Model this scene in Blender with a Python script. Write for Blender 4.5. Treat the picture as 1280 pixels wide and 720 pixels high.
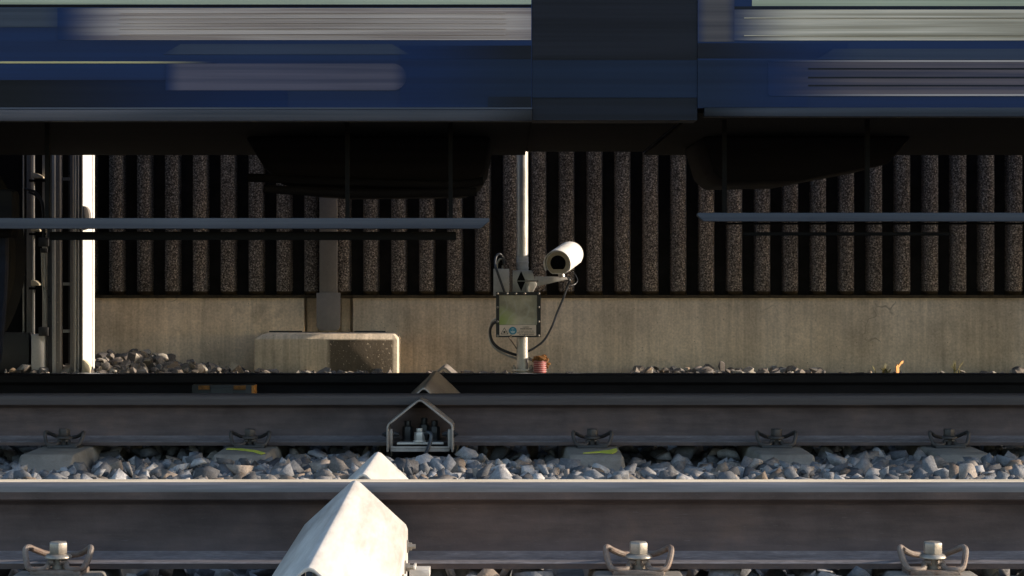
import bpy, bmesh, math, random
import numpy as np
from mathutils import Vector, Matrix
random.seed(7); rng = np.random.default_rng(7)
R = math.radians
for o in list(bpy.data.objects): bpy.data.objects.remove(o)
S = bpy.context.scene
COL = S.collection

# ------------------------------------------------------------------ camera, sky, sun, exposure
F = 2900.0; VX, VY = 635.0, 332.0; CZ = 0.607
cam_d = bpy.data.cameras.new('camera'); cam = bpy.data.objects.new('camera', cam_d); COL.objects.link(cam)
cam.location = (0, 0, CZ); cam.rotation_euler = (R(90), 0, 0)
cam_d.sensor_width = 36; cam_d.lens = F/1280*36
cam_d.shift_x = (640-VX)/1280; cam_d.shift_y = (VY-360)/1280
cam_d.clip_start = 0.05; cam_d.clip_end = 2000
S.camera = cam
SUN_EL, SUN_AZ = R(15), R(-2.0)      # azimuth off the track direction: minus = from the wall's side
sd = Vector((math.cos(SUN_EL)*math.cos(SUN_AZ), -math.cos(SUN_EL)*math.sin(SUN_AZ), math.sin(SUN_EL)))
W = bpy.data.worlds.new('World'); S.world = W; W.use_nodes = True
nt = W.node_tree; sky = nt.nodes.new('ShaderNodeTexSky'); sky.sky_type = 'NISHITA'; sky.sun_disc = False
sky.sun_elevation = SUN_EL; sky.sun_rotation = math.atan2(sd.x, sd.y)
sky.air_density = 1.0; sky.dust_density = 1.2; sky.ozone_density = 1.0
bg = nt.nodes['Background']; bg.inputs['Strength'].default_value = 0.15
nt.links.new(sky.outputs[0], bg.inputs[0])
sl = bpy.data.lights.new('sun', 'SUN'); sl.energy = 3.4; sl.angle = R(0.5); sl.color = (1.0, 0.86, 0.70)
so = bpy.data.objects.new('sun', sl); COL.objects.link(so); so.rotation_euler = sd.to_track_quat('Z', 'Y').to_euler()
so.location = (30, 5, 20)
S.view_settings.view_transform = 'Standard'; S.view_settings.look = 'None'
S.view_settings.exposure = 1.25; S.view_settings.gamma = 1

def px(x, Y): return (x-VX)*Y/F
def pz(y, Y): return CZ + (VY-y)*Y/F
def P(x, y, Y): return Vector((px(x, Y), Y, pz(y, Y)))

# ------------------------------------------------------------------ materials
def lin(r, g, b):
    f = lambda c: (c/255/12.92 if c/255 <= .04045 else ((c/255+.055)/1.055)**2.4)
    return (f(r), f(g), f(b))
class NT:
    def __init__(s, name):
        s.m = bpy.data.materials.new(name); s.m.use_nodes = True; s.t = s.m.node_tree
        s.b = s.t.nodes['Principled BSDF']
    def n(s, k, **kw):
        n = s.t.nodes.new(k)
        for a, v in kw.items():
            if hasattr(n, a): setattr(n, a, v)
            else: n.inputs[a].default_value = v
        return n
    def l(s, a, b): s.t.links.new(a, b)
    def coord(s, scale=(1, 1, 1), kind='Object', rnd=False):
        tc = s.n('ShaderNodeTexCoord'); mp = s.n('ShaderNodeMapping'); mp.inputs['Scale'].default_value = scale
        s.l(tc.outputs[kind], mp.inputs['Vector'])
        if rnd:
            oi = s.n('ShaderNodeObjectInfo'); c = s.n('ShaderNodeCombineXYZ')
            m = s.n('ShaderNodeMath', operation='MULTIPLY'); m.inputs[1].default_value = 37.
            s.l(oi.outputs['Random'], m.inputs[0])
            for k in range(3): s.l(m.outputs[0], c.inputs[k])
            s.l(c.outputs[0], mp.inputs['Location'])
        return mp.outputs[0]
    def noise(s, vec, scale, detail=4, rough=.6):
        n = s.n('ShaderNodeTexNoise'); n.inputs['Scale'].default_value = scale; n.inputs['Detail'].default_value = detail
        n.inputs['Roughness'].default_value = rough; s.l(vec, n.inputs['Vector']); return n.outputs[0]
    def ramp(s, fac, stops):
        r = s.n('ShaderNodeValToRGB'); e = r.color_ramp.elements
        while len(e) < len(stops): e.new(.5)
        for k, (p, c) in enumerate(stops):
            e[k].position = p; e[k].color = (*c, 1) if not isinstance(c, (int, float)) else (c, c, c, 1)
        s.l(fac, r.inputs[0]); return r.outputs[0]
    def mix(s, fac, a, b, mode='MIX'):
        m = s.n('ShaderNodeMix', data_type='RGBA', blend_type=mode)
        for sock, v in ((0, fac), (6, a), (7, b)):
            if hasattr(v, 'is_linked') or hasattr(v, 'node'): s.l(v, m.inputs[sock])
            else: m.inputs[sock].default_value = v if isinstance(v, (int, float)) else (*v, 1)
        return m.outputs[2]
    def bump(s, h, strength=.3, dist=.005):
        b = s.n('ShaderNodeBump'); b.inputs['Strength'].default_value = strength; b.inputs['Distance'].default_value = dist
        s.l(h, b.inputs['Height']); s.l(b.outputs[0], s.b.inputs['Normal'])
    def done(s, col=None, rough=.6, metal=0, spec=.5):
        if col is not None:
            if hasattr(col, 'node'): s.l(col, s.b.inputs['Base Color'])
            else: s.b.inputs['Base Color'].default_value = (*col, 1)
        if hasattr(rough, 'node'): s.l(rough, s.b.inputs['Roughness'])
        else: s.b.inputs['Roughness'].default_value = rough
        s.b.inputs['Metallic'].default_value = metal; s.b.inputs['Specular IOR Level'].default_value = spec
        return s.m
def mul(c, k): return tuple(v*k for v in c)
def worn(name, c, var=.25, rough=.6, metal=0, scale=12, stretch=(1, 1, 1), bump=.1, rnd=True, dirt=None, dirt_amt=.4, spec=.5):
    t = NT(name); v = t.coord(stretch, rnd=rnd)
    n = t.noise(v, scale); col = t.ramp(n, [(.3, mul(c, 1-var)), (.7, mul(c, 1+var))])
    if dirt:
        d = t.noise(v, scale*.35, 6, .7); f = t.ramp(d, [(.48, 0.), (.66, dirt_amt)]); col = t.mix(f, col, dirt)
    fine = t.noise(v, scale*9, 3); col = t.mix(.35, col, t.ramp(fine, [(.3, .55), (.7, 1.)]), 'MULTIPLY')
    if bump: t.bump(fine, bump, .002)
    rr = t.ramp(n, [(.3, max(0., rough-.1)), (.7, min(1., rough+.1))])
    return t.done(col, rr, metal, spec)

def rail_web_mat():
    t = NT('rail_rust'); v = t.coord((1, 1, 1)); vs = t.coord((.5, 4, 4))
    a = t.noise(v, 7, 6, .65); b = t.noise(vs, 16, 4); c = t.noise(t.coord((4, 60, 60)), 10, 3)
    col = t.ramp(a, [(.3, (.056, .042, .040)), (.55, (.086, .064, .060)), (.75, (.122, .085, .072))])
    col = t.mix(.6, col, t.ramp(b, [(.3, .6), (.75, 1.25)]), 'MULTIPLY')
    sp = t.ramp(c, [(.66, 0.), (.72, .45)]); col = t.mix(sp, col, (.16, .15, .15))
    f = t.noise(v, 160, 2); t.bump(f, .25, .002)
    return t.done(col, t.ramp(a, [(.3, .5), (.7, .7)]), 0, .22)
def concrete_mat(name, c, streak=.35, pores=True, dirt=None):
    t = NT(name); v = t.coord(); n = t.noise(v, 2.2, 6, .65)
    col = t.ramp(n, [(.3, mul(c, .62)), (.5, c), (.72, mul(c, 1.25))])
    st = t.noise(t.coord((14, 1, .5)), 3, 5, .65); col = t.mix(streak, col, t.ramp(st, [(.32, .45), (.62, 1.15)]), 'MULTIPLY')
    st2 = t.noise(t.coord((2.2, 1, .35)), 2, 3, .6); col = t.mix(streak, col, t.ramp(st2, [(.35, (.62, .55, .42)), (.65, (1.05, 1.05, 1.05))]), 'MULTIPLY')
    f = t.noise(v, 90, 3); col = t.mix(.5, col, t.ramp(f, [(.3, .6), (.65, 1.1)]), 'MULTIPLY')
    if pores:
        vo = t.n('ShaderNodeTexVoronoi'); vo.inputs['Scale'].default_value = 38; t.l(v, vo.inputs['Vector'])
        g = t.ramp(vo.outputs['Distance'], [(.07, .25), (.13, 1.)]); k = t.ramp(t.noise(v, 20, 2), [(.5, 1.), (.56, 0.)])
        col = t.mix(t.mix(1., g, k, 'ADD'), mul(c, .3), col)
    wv = t.n('ShaderNodeVectorMath', operation='ADD'); nz = t.n('ShaderNodeTexNoise'); nz.inputs['Scale'].default_value = 6; t.l(v, nz.inputs['Vector'])
    vs = t.n('ShaderNodeVectorMath', operation='SCALE'); vs.inputs['Scale'].default_value = .35; t.l(nz.outputs['Color'], vs.inputs[0]); t.l(v, wv.inputs[0]); t.l(vs.outputs[0], wv.inputs[1])
    ve = t.n('ShaderNodeTexVoronoi', feature='DISTANCE_TO_EDGE'); ve.inputs['Scale'].default_value = 1.6; t.l(wv.outputs[0], ve.inputs['Vector'])
    ck = t.ramp(ve.outputs['Distance'], [(.002, .6), (.007, 0.)]); ckm = t.mix(1., ck, t.ramp(t.noise(v, 1.7, 2), [(.60, 0.), (.66, 1.)]), 'MULTIPLY')
    col = t.mix(ckm, col, mul(c, .22))
    pt = t.noise(v, 4.5, 8, .75); col = t.mix(t.ramp(pt, [(.56, 0.), (.70, .55)]), col, mul((c[0], c[1]*.92, c[2]*.8), .42))
    t.bump(f, .3, .004)
    return t.done(col, .9, 0, .2)
def porous_mat():
    t = NT('porous_concrete'); v = t.coord()
    vo = t.n('ShaderNodeTexVoronoi'); vo.inputs['Scale'].default_value = 105; t.l(v, vo.inputs['Vector'])
    n = t.noise(v, 170, 3, .7); lo = t.noise(t.coord((1, 1, .45)), 2.6, 5, .7)
    col = t.ramp(n, [(.36, (.06, .050, .042)), (.50, (.31, .255, .215)), (.66, (.74, .64, .55))])
    col = t.mix(.75, col, t.ramp(vo.outputs['Distance'], [(.15, 1.25), (.62, .18)]), 'MULTIPLY')
    col = t.mix(.9, col, t.ramp(lo, [(.32, (.62, .60, .58)), (.5, (1.0, 1.0, 1.0)), (.68, (1.4, 1.32, 1.2))]), 'MULTIPLY')
    t.bump(n, .9, .012)
    return t.done(col, .95, 0, .1)
def stone_mat(name, stops, bl=(.5, .55, .65)):
    t = NT(name); g = t.n('ShaderNodeNewGeometry'); v = t.coord()
    col = t.ramp(g.outputs['Random Per Island'], stops)
    n = t.noise(v, 60, 5, .7); col = t.mix(.6, col, t.ramp(n, [(.3, .55), (.68, 1.3)]), 'MULTIPLY')
    f = t.noise(v, 190, 2); col = t.mix(.4, col, t.ramp(f, [(.35, .6), (.7, 1.3)]), 'MULTIPLY')
    t.bump(n, .5, .006)
    return t.done(col, .85, 0, .3)
def streak_mat(name, c, c2, sz=42, rough=.35, under=None, x0=None, x1=None, fade=.1, amt=.8):
    """coach paint with motion smear painted in as horizontal streaks; with x0,x1 the colour fades raggedly at its ends"""
    t = NT(name); v = t.coord((.012, .2, 1))
    n = t.noise(v, sz, 3, .6); col = t.ramp(n, [(.36, c), (.62, c2)])
    if x0 is not None:
        tc = t.n('ShaderNodeTexCoord'); sx = t.n('ShaderNodeSeparateXYZ'); t.l(tc.outputs['Object'], sx.inputs[0])
        def mr(a, b):
            m = t.n('ShaderNodeMapRange', interpolation_type='SMOOTHSTEP'); m.inputs[1].default_value = a; m.inputs[2].default_value = b
            t.l(sx.outputs[0], m.inputs[0]); return m.outputs[0]
        a = mr(x0, x0+fade); b = mr(x1, x1-fade)
        mm = t.n('ShaderNodeMath', operation='MULTIPLY'); t.l(a, mm.inputs[0]); t.l(b, mm.inputs[1])
        ad = t.n('ShaderNodeMath', operation='MULTIPLY_ADD'); t.l(n, ad.inputs[0]); ad.inputs[1].default_value = .5; ad.inputs[2].default_value = -.25
        a2 = t.n('ShaderNodeMath', operation='ADD'); t.l(mm.outputs[0], a2.inputs[0])
        pm = t.n('ShaderNodeMath', operation='MULTIPLY'); t.l(ad.outputs[0], pm.inputs[0])
        q = t.n('ShaderNodeMath', operation='SUBTRACT'); q.inputs[0].default_value = 1.; t.l(mm.outputs[0], q.inputs[1]); t.l(q.outputs[0], pm.inputs[1])
        q2 = t.n('ShaderNodeMath', operation='MULTIPLY'); t.l(pm.outputs[0], q2.inputs[0]); t.l(mm.outputs[0], q2.inputs[1])
        t.l(q2.outputs[0], a2.inputs[1]); a2.use_clamp = True
        if under == BL2: under = t.ramp(t.noise(v, 30, 3, .6), [(.36, BLUE), (.62, (.005, .021, .080))])
        col = t.mix(a2.outputs[0], under, col)
    big = t.noise(t.coord((.8, .8, 2)), 1.4, 3); col = t.mix(amt*.6, col, t.ramp(big, [(.3, .72), (.7, 1.18)]), 'MULTIPLY')
    return t.done(col, rough, 0, .18)

BL2 = (.0058, .022, .082)
M = {}
BLUE = (.0036, .014, .056)
M['rail'] = rail_web_mat()
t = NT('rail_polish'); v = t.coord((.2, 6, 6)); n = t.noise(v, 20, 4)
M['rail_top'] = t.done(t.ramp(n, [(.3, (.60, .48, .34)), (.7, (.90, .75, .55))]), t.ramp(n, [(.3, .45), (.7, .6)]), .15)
t = NT('rail_top_shaded'); n = t.noise(t.coord((.2, 6, 6)), 20, 4)  # middle rail's head: the train's shade painted in as a darker copy
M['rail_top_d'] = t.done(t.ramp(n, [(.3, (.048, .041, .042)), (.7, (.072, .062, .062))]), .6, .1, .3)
t = NT('rail_top_blue'); n = t.noise(t.coord((.2, 6, 6)), 20, 4)  # blue sky reflection painted into the metal colour
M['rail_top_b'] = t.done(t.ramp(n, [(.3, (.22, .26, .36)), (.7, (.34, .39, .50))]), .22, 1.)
M['rail_dark'] = worn('rail_shaded', (.012, .011, .013), .3, .7, 0, 8, (1, 3, 3), spec=.15)  # far rail: shade under the train painted into a near-black colour
t = NT('rail_foot_sheen'); n = t.noise(t.coord((1, 4, 4)), 18, 5); f = t.noise(t.coord((6, 30, 30)), 10, 3)  # sky sheen on the upward foot faces painted in as a lighter colour
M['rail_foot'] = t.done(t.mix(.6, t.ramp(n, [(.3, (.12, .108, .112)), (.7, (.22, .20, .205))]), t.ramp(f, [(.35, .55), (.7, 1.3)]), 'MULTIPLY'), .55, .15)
t = NT('rail_edge'); n = t.noise(t.coord((.3, 6, 6)), 14, 4)
M['rail_edge'] = t.done(t.ramp(n, [(.3, (.085, .083, .09)), (.7, (.17, .165, .175))]), .5, .25)
M['concrete'] = concrete_mat('wall_concrete', (.80, .655, .495), .34)
M['plinth'] = concrete_mat('plinth_concrete', (.80, .67, .52), .5)
M['sleeper'] = worn('sleeper_concrete', (.20, .185, .165), .2, .9, 0, 14, bump=.4, spec=.2, dirt=(.10, .085, .07), dirt_amt=.5)
M['porous'] = porous_mat()
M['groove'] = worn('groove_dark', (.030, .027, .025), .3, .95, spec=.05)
M['lip'] = worn('lip_soil', (.075, .058, .038), .4, .95, 0, 30, bump=.6, spec=.1)
M['stone'] = stone_mat('ballast_stone', [(0, (.055, .055, .060)), (.3, (.13, .132, .14)), (.5, (.22, .222, .232)), (.66, (.115, .10, .09)), (.82, (.36, .35, .35)), (.93, (.21, .165, .13)), (1, (.15, .11, .08))])
M['stone_warm'] = stone_mat('wall_pebble', [(0, (.08, .07, .062)), (.3, (.17, .145, .125)), (.5, (.26, .22, .19)), (.7, (.12, .115, .115)), (.9, (.40, .36, .30)), (1, (.27, .19, .12))])
M['ground'] = worn('ground_gravel', (.11, .105, .10), .4, .95, 0, 20, rnd=False, bump=.8, spec=.1)
M['cover_w'] = worn('cover_paint', (.50, .48, .455), .14, .5, 0, 7, (1, .25, 3), bump=.15, rnd=True, dirt=(.20, .155, .115), dirt_amt=.7)
M['cover_g'] = worn('cover_steel', (.30, .265, .24), .3, .45, .35, 9, (3, .3, 1), bump=.12, dirt=(.07, .05, .04))
M['clamp'] = worn('clamp_steel', (.17, .135, .112), .35, .6, .2, 60, bump=.5, dirt=(.12, .06, .035), dirt_amt=.8)
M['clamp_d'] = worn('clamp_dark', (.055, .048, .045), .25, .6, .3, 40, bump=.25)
M['bolt'] = worn('bolt_zinc', (.29, .265, .23), .25, .45, .5, 40, bump=.15, dirt=(.30, .22, .15), dirt_amt=.4)
M['galv'] = worn('galvanised', (.48, .46, .43), .14, .4, .4, 22, (1, 1, .5), bump=.08)
M['grey_box'] = worn('grey_paint', (.54, .52, .50), .08, .5, 0, 10)
M['white'] = worn('white_paint', (.80, .79, .76), .04, .45, 0, 6)
M['cream'] = worn('cream_plastic', (.50, .43, .31), .08, .6, 0, 20)
M['black'] = worn('black_rubber', (.018, .018, .020), .2, .5, 0, 20)
M['blackm'] = worn('black_matt', (.010, .010, .011), .3, .85, 0, 12, spec=.1)
M['cable'] = worn('cable_sheath', (.03, .034, .042), .2, .35, 0, 20)
M['red'] = worn('red_conduit', (.30, .025, .03), .15, .45, 0, 20)
M['pipe_w'] = worn('pale_conduit', (.46, .24, .23), .1, .5)
M['rust'] = worn('rust_foam', (.24, .105, .028), .5, .95, 0, 60, bump=.9)
M['yellow'] = worn('yellow_spray', (.52, .55, .06), .2, .8, 0, 30)
M['leaf'] = worn('dry_leaf', (.62, .24, .04), .25, .6, 0, 40)
M['weed'] = worn('weed_stem', (.16, .14, .05), .4, .8, 0, 40)
M['plate'] = worn('post_paint', (.20, .182, .172), .1, .6, 0, 8)
M['t_blue'] = streak_mat('coach_blue', BLUE, (.005, .021, .080), 30)
M['t_navy'] = streak_mat('coach_navy', (.004, .0055, .010), (.007, .010, .019), 30, .5)
M['t_sill'] = streak_mat('coach_sill', (.028, .033, .045), (.048, .053, .068), 60, .45)
M['t_bar'] = streak_mat('bar_paint', (.055, .065, .09), (.08, .09, .115), 60, .45)
M['t_barlow'] = streak_mat('bar_brown', (.06, .045, .032), (.10, .08, .06), 60, .6)
M['t_yellow'] = streak_mat('coach_yellow', (.42, .36, .17), (.55, .48, .26), 40, .5, BL2, px(-400, 7.2), px(270, 7.2), .3)
M['t_black'] = streak_mat('underframe_black', (.0035, .0035, .004), (.007, .0065, .006), 30, .9)
M['t_sill_l'] = streak_mat('coach_sill_left', (.028, .033, .045), (.048, .053, .068), 60, .45, (.006, .007, .010), px(-9000, 7.2), px(690, 7.2), .28)
M['t_sill_r'] = streak_mat('coach_sill_right', (.028, .033, .045), (.048, .053, .068), 60, .45, (.006, .007, .010), px(860, 7.2), px(9000, 7.2), .28)
M['glass'] = worn('coach_glass', (.03, .04, .045), .2, .08, 0, 3, bump=0)
M['pale_green'] = streak_mat('pale_green', (.27, .30, .21), (.40, .43, .32), 60, .4)

# ------------------------------------------------------------------ geometry helpers
class MB:
    def __init__(s): s.v = []; s.f = []; s.mi = []; s.k = 0
    def mat(s, k): s.k = k; return s
    def add(s, vs, fs):
        b = len(s.v); s.v += [tuple(v) for v in vs]; s.f += [tuple(i+b for i in f) for f in fs]; s.mi += [s.k]*len(fs); return s
    def box(s, x0, x1, y0, y1, z0, z1):
        vs = [(x, y, z) for z in (z0, z1) for y in (y0, y1) for x in (x0, x1)]
        return s.add(vs, [(0, 2, 3, 1), (4, 5, 7, 6), (0, 1, 5, 4), (2, 6, 7, 3), (0, 4, 6, 2), (1, 3, 7, 5)])
    def pbox(s, x0, x1, y0, y1, Y, d):      # a box given by where its front face shows at distance Y
        return s.box(px(x0, Y), px(x1, Y), Y, Y+d, pz(y1, Y), pz(y0, Y))
    def loft(s, rings, cap=True, closed=True):
        n = len(rings[0]); vs = [p for r in rings for p in r]; fs = []
        for a in range(len(rings)-1):
            for k in range(n if closed else n-1):
                fs.append((a*n+k, a*n+(k+1) % n, (a+1)*n+(k+1) % n, (a+1)*n+k))
        if cap: fs.append(tuple(range(n))[::-1]); fs.append(tuple((len(rings)-1)*n+k for k in range(n)))
        return s.add(vs, fs)
    def prism(s, pts, axis, a, b):          # pts: 2-D outline; axis x: pts=(y,z), y: (x,z), z: (x,y)
        mk = {'x': lambda p, t: (t, p[0], p[1]), 'y': lambda p, t: (p[0], t, p[1]), 'z': lambda p, t: (p[0], p[1], t)}[axis]
        return s.loft([[mk(p, a) for p in pts], [mk(p, b) for p in pts]])
    def cyl(s, p0, p1, r0, r1=None, n=20):
        p0, p1 = Vector(p0), Vector(p1); r1 = r0 if r1 is None else r1
        q = (p1-p0).to_track_quat('Z', 'Y'); rings = []
        for p, r in ((p0, r0), (p1, r1)):
            rings.append([p + q @ Vector((r*math.cos(2*math.pi*k/n), r*math.sin(2*math.pi*k/n), 0)) for k in range(n)])
        return s.loft(rings)
    def lathe(s, base, axis, prof, n=24):   # prof: (radius, along)
        q = Vector(axis).to_track_quat('Z', 'Y'); base = Vector(base)
        return s.loft([[base + q @ Vector((r*math.cos(2*math.pi*k/n), r*math.sin(2*math.pi*k/n), h)) for k in range(n)] for r, h in prof])
    def tube(s, pts, r, n=10, sub=6):
        pts = [Vector(p) for p in pts]; path = []
        for i in range(len(pts)-1):
            p0 = pts[max(i-1, 0)]; p1 = pts[i]; p2 = pts[i+1]; p3 = pts[min(i+2, len(pts)-1)]
            for k in range(sub):
                u = k/sub
                path.append(.5*((2*p1)+(p2-p0)*u+(2*p0-5*p1+4*p2-p3)*u*u+(3*p1-p0-3*p2+p3)*u**3))
        path.append(pts[-1]); rings = []; nrm = None
        for i, p in enumerate(path):
            tan = (path[min(i+1, len(path)-1)]-path[max(i-1, 0)]).normalized()
            if nrm is None: nrm = tan.orthogonal().normalized()
            nrm = (nrm-tan*nrm.dot(tan)).normalized(); bi = tan.cross(nrm)
            rr = r(i/(len(path)-1)) if callable(r) else r
            rings.append([p+rr*(nrm*math.cos(2*math.pi*k/n)+bi*math.sin(2*math.pi*k/n)) for k in range(n)])
        return s.loft(rings)
    def build(s, name, mats, parent=None, bevel=0, seg=2, smooth=35, loc=None, sharp=False):
        off = Vector(parent_world(parent)) if parent else Vector(loc or (0, 0, 0))
        me = bpy.data.meshes.new(name); me.from_pydata([tuple(Vector(v)-off) for v in s.v], [], s.f)
        me.polygons.foreach_set('material_index', s.mi)
        bm = bmesh.new(); bm.from_mesh(me)
        bmesh.ops.recalc_face_normals(bm, faces=bm.faces)
        if bevel:
            ed = [e for e in bm.edges if len(e.link_faces) == 2 and e.calc_face_angle(0) > R(28)]
            bmesh.ops.bevel(bm, geom=ed, offset=bevel, segments=seg, affect='EDGES', profile=.5, clamp_overlap=True)
        bm.to_mesh(me); bm.free()
        for m in (mats if isinstance(mats, (list, tuple)) else [mats]): me.materials.append(M[m] if isinstance(m, str) else m)
        if not sharp:
            me.polygons.foreach_set('use_smooth', [True]*len(me.polygons)); me.set_sharp_from_angle(angle=R(smooth))
        o = bpy.data.objects.new(name, me); COL.objects.link(o)
        if parent: o.parent = parent
        else: o.location = off
        return o
def parent_world(o):
    v = Vector((0, 0, 0))
    while o: v += Vector(o.location); o = o.parent
    return v
def tag(o, label=None, cat=None, group=None, kind=None):
    if label: o['label'] = label
    if cat: o['category'] = cat
    if group: o['group'] = group
    if kind: o['kind'] = kind
    return o
def thing(name, label, cat, loc, group=None):
    o = bpy.data.objects.new(name, None); COL.objects.link(o); o.location = loc; o.empty_display_size = .1
    return tag(o, label, cat, group)
def copy_tree(o, loc=None):
    c = o.copy(); COL.objects.link(c)
    if loc is not None: c.location = loc
    for ch in [x for x in COL.objects if x.parent == o]:
        d = ch.copy(); COL.objects.link(d); d.parent = c
        for g in [x for x in COL.objects if x.parent == ch]:
            e = g.copy(); COL.objects.link(e); e.parent = d
    return c

# distances (m from the camera)
Y1, Y2 = 4.716, 7.902; Y3 = Y2+1.507
YT = 7.226                                # near side of the train
YW = 11.6; YP = 11.2

# ------------------------------------------------------------------ ground
def ground_z(x, y):
    z = -.045 + .012*math.sin(3.1*x+1.3*y)+.008*math.sin(7*x-5*y)
    if 5.25 < y < 7.2: z += .012
    if 7.05 < y < 7.9: z -= .036*min(1, (y-7.05)/.3)
    if y > 9.9:
        f = min(1, (y-9.9)/1.2); tgt = .034
        pxl = x*F/max(y, 1)+VX
        pile = max(0, 1-((pxl-150)/130)**2) if pxl > 150 else 1.
        tgt += .090*pile*min(1, max(0, (y-10.5)/.9))
        if 640 < pxl < 790: tgt -= .022
        if 790 < pxl < 1030: tgt += .024
        if 230 < pxl < 490: tgt += .034*max(0, 1-abs(y-11.05)/.45)
        z = z*(1-f)+tgt*f
    return z
xs = sorted(set([-400, -120, -40, -15, 15, 40, 120, 400] + list(np.linspace(-8, 8, 130))))
ys = sorted(set([-400, -100, -30, -8, 0, 40, 120, 700] + list(np.linspace(2, 13, 100))))
g = MB(); g.add([(x, y, ground_z(x, y)-.02) for y in ys for x in xs],
                [(j*len(xs)+i, j*len(xs)+i+1, (j+1)*len(xs)+i+1, (j+1)*len(xs)+i) for j in range(len(ys)-1) for i in range(len(xs)-1)])
tag(g.build('ground', 'ground'), kind='structure')

# stones
def protos(n, round_):
    out = []
    for k in range(n):
        bm = bmesh.new()
        if round_:
            for q in range(34):
                v = Vector(rng.normal(size=3)).normalized(); v = Vector((v.x*.55, v.y*.45, v.z*.36))*(.92+.16*rng.random()); bm.verts.new(v)
        else:
            for q in range(9+k % 4):
                v = Vector(rng.uniform(-1, 1, 3)); m = max(abs(v.x), abs(v.y), abs(v.z)); v = v/m*(.72+.28*rng.random())
                v = v.lerp(v.normalized(), .12); bm.verts.new((v.x*.55, v.y*.42, v.z*.34))
        r = bmesh.ops.convex_hull(bm, input=bm.verts)
        bmesh.ops.delete(bm, geom=[v for v in bm.verts if not v.link_faces], context='VERTS')
        bm.verts.ensure_lookup_table()
        vs = np.array([v.co[:] for v in bm.verts]); fs = np.array([[v.index for v in f.verts] for f in bm.faces]); bm.free()
        out.append((vs, fs))
    return out
SHARP, ROUND = protos(30, False), protos(20, True)
def scatter(name, mat, pts, sizes, pr, tilt=1., smooth=0):
    V = []; T = []; b = 0
    for (x, y, z), s in zip(pts, sizes):
        vs, fs = pr[rng.integers(len(pr))]
        e = Matrix.Rotation(rng.uniform(0, 6.283), 3, 'Z') @ Matrix.Rotation(rng.normal()*tilt*.7, 3, 'X') @ Matrix.Rotation(rng.normal()*tilt*.7, 3, 'Y')
        sc = s*np.array([1, 1, 1])*rng.uniform(.85, 1.2, 3)
        w = (vs*sc) @ np.array(e).T + np.array([x, y, z]); V.append(w); T.append(fs+b); b += len(vs)
    V = np.concatenate(V); T = np.concatenate(T)
    me = bpy.data.meshes.new(name); me.vertices.add(len(V)); me.vertices.foreach_set('co', V.ravel())
    me.loops.add(T.size); me.loops.foreach_set('vertex_index', T.ravel().astype(np.int32))
    me.polygons.add(len(T)); me.polygons.foreach_set('loop_start', np.arange(0, T.size, 3, dtype=np.int32))
    me.update(calc_edges=True); me.validate(); me.materials.append(M[mat])
    if smooth: me.polygons.foreach_set('use_smooth', [True]*len(me.polygons)); me.set_sharp_from_angle(angle=R(smooth))
    o = bpy.data.objects.new(name, me); COL.objects.link(o); return o
def field(x0, x1, y0, y1, cell, layers, lift, skip=None, jz=.012):
    pts = []
    for L in range(layers):
        for x in np.arange(x0, x1, cell):
            for y in np.arange(y0, y1, cell):
                xx, yy = x+rng.uniform(-.6, .6)*cell, y+rng.uniform(-.6, .6)*cell
                if skip and skip(xx, yy): continue
                pts.append((xx, yy, ground_z(xx, yy)+lift+L*cell*.32+rng.normal()*jz))
    return pts
SL1 = [77, 437, 797, 1162]; SL2 = [83, 314, 527, 740, 969, 1184]
slx1 = [px(p, Y1-.08) for p in SL1]; slx2 = [px(p, Y2-.08) for p in SL2]
CX = -.292
def on_sleeper(x, y):
    if y < 5.3 and any(abs(x-s) < .125 for s in slx1): return True
    if 7.38 < y < 9.9 and any(abs(x-s) < .115+.0*(y-7.4) for s in slx2): return True
    if abs(x-CX) < .135 and (3.2 < y < 5.5 or y > 7.78): return True
    return False
def size(n, a, b): return a+(b-a)*rng.random(n)**1.8
p = field(-3.2, 3.2, 3.4, 6.4, .062, 1, .0, on_sleeper); o = scatter('ballast', 'stone', p, size(len(p), .055, .085), SHARP)
tag(o, 'grey crushed stone ballast in front of and under the nearest rail', 'ballast', kind='stuff')
p = field(-3.4, 3.4, 6.4, 7.85, .044, 2, -.001, on_sleeper, .010)
nbig = len(p); p += [q for q in field(-3.4, 3.4, 6.6, 7.85, .042, 1, .014, on_sleeper, .008) if rng.random() < .6]
sz_ = size(len(p), .036, .090); sz_[nbig:] = size(len(p)-nbig, .014, .034)
o = scatter('ballast', 'stone', p, sz_, SHARP)
tag(o, 'blue grey crushed stone ballast between the two tracks', 'ballast', kind='stuff')
p = field(-3.6, 3.6, 7.85, 10.2, .062, 1, -.005, on_sleeper); o = scatter('ballast', 'stone', p, size(len(p), .055, .085), SHARP)
tag(o, 'dark shaded ballast lying between the two far rails', 'ballast', kind='stuff')
blk0, blk1 = px(318, 11.25), px(497, 11.25)
def on_wall(x, y): return (blk0-.02 < x < blk1+.02 and y > 11.22) or (abs(x-px(653, YP)) < .05 and abs(y-YP) < .06)
p = field(-4, 4, 10.2, 11.58, .040, 1, .0, on_wall, .010)
p += [q for q in field(-4, 4, 10.9, 11.58, .042, 1, .022, on_wall, .012) if rng.random() < (.8 if q[0] < px(320, 11.3) else .22)]
o = scatter('ballast', 'stone_warm', p, size(len(p), .028, .078), ROUND+SHARP[:10], .8, 25)
tag(o, 'brown and pale loose stones heaped along the foot of the concrete wall', 'ballast', kind='stuff')

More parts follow.
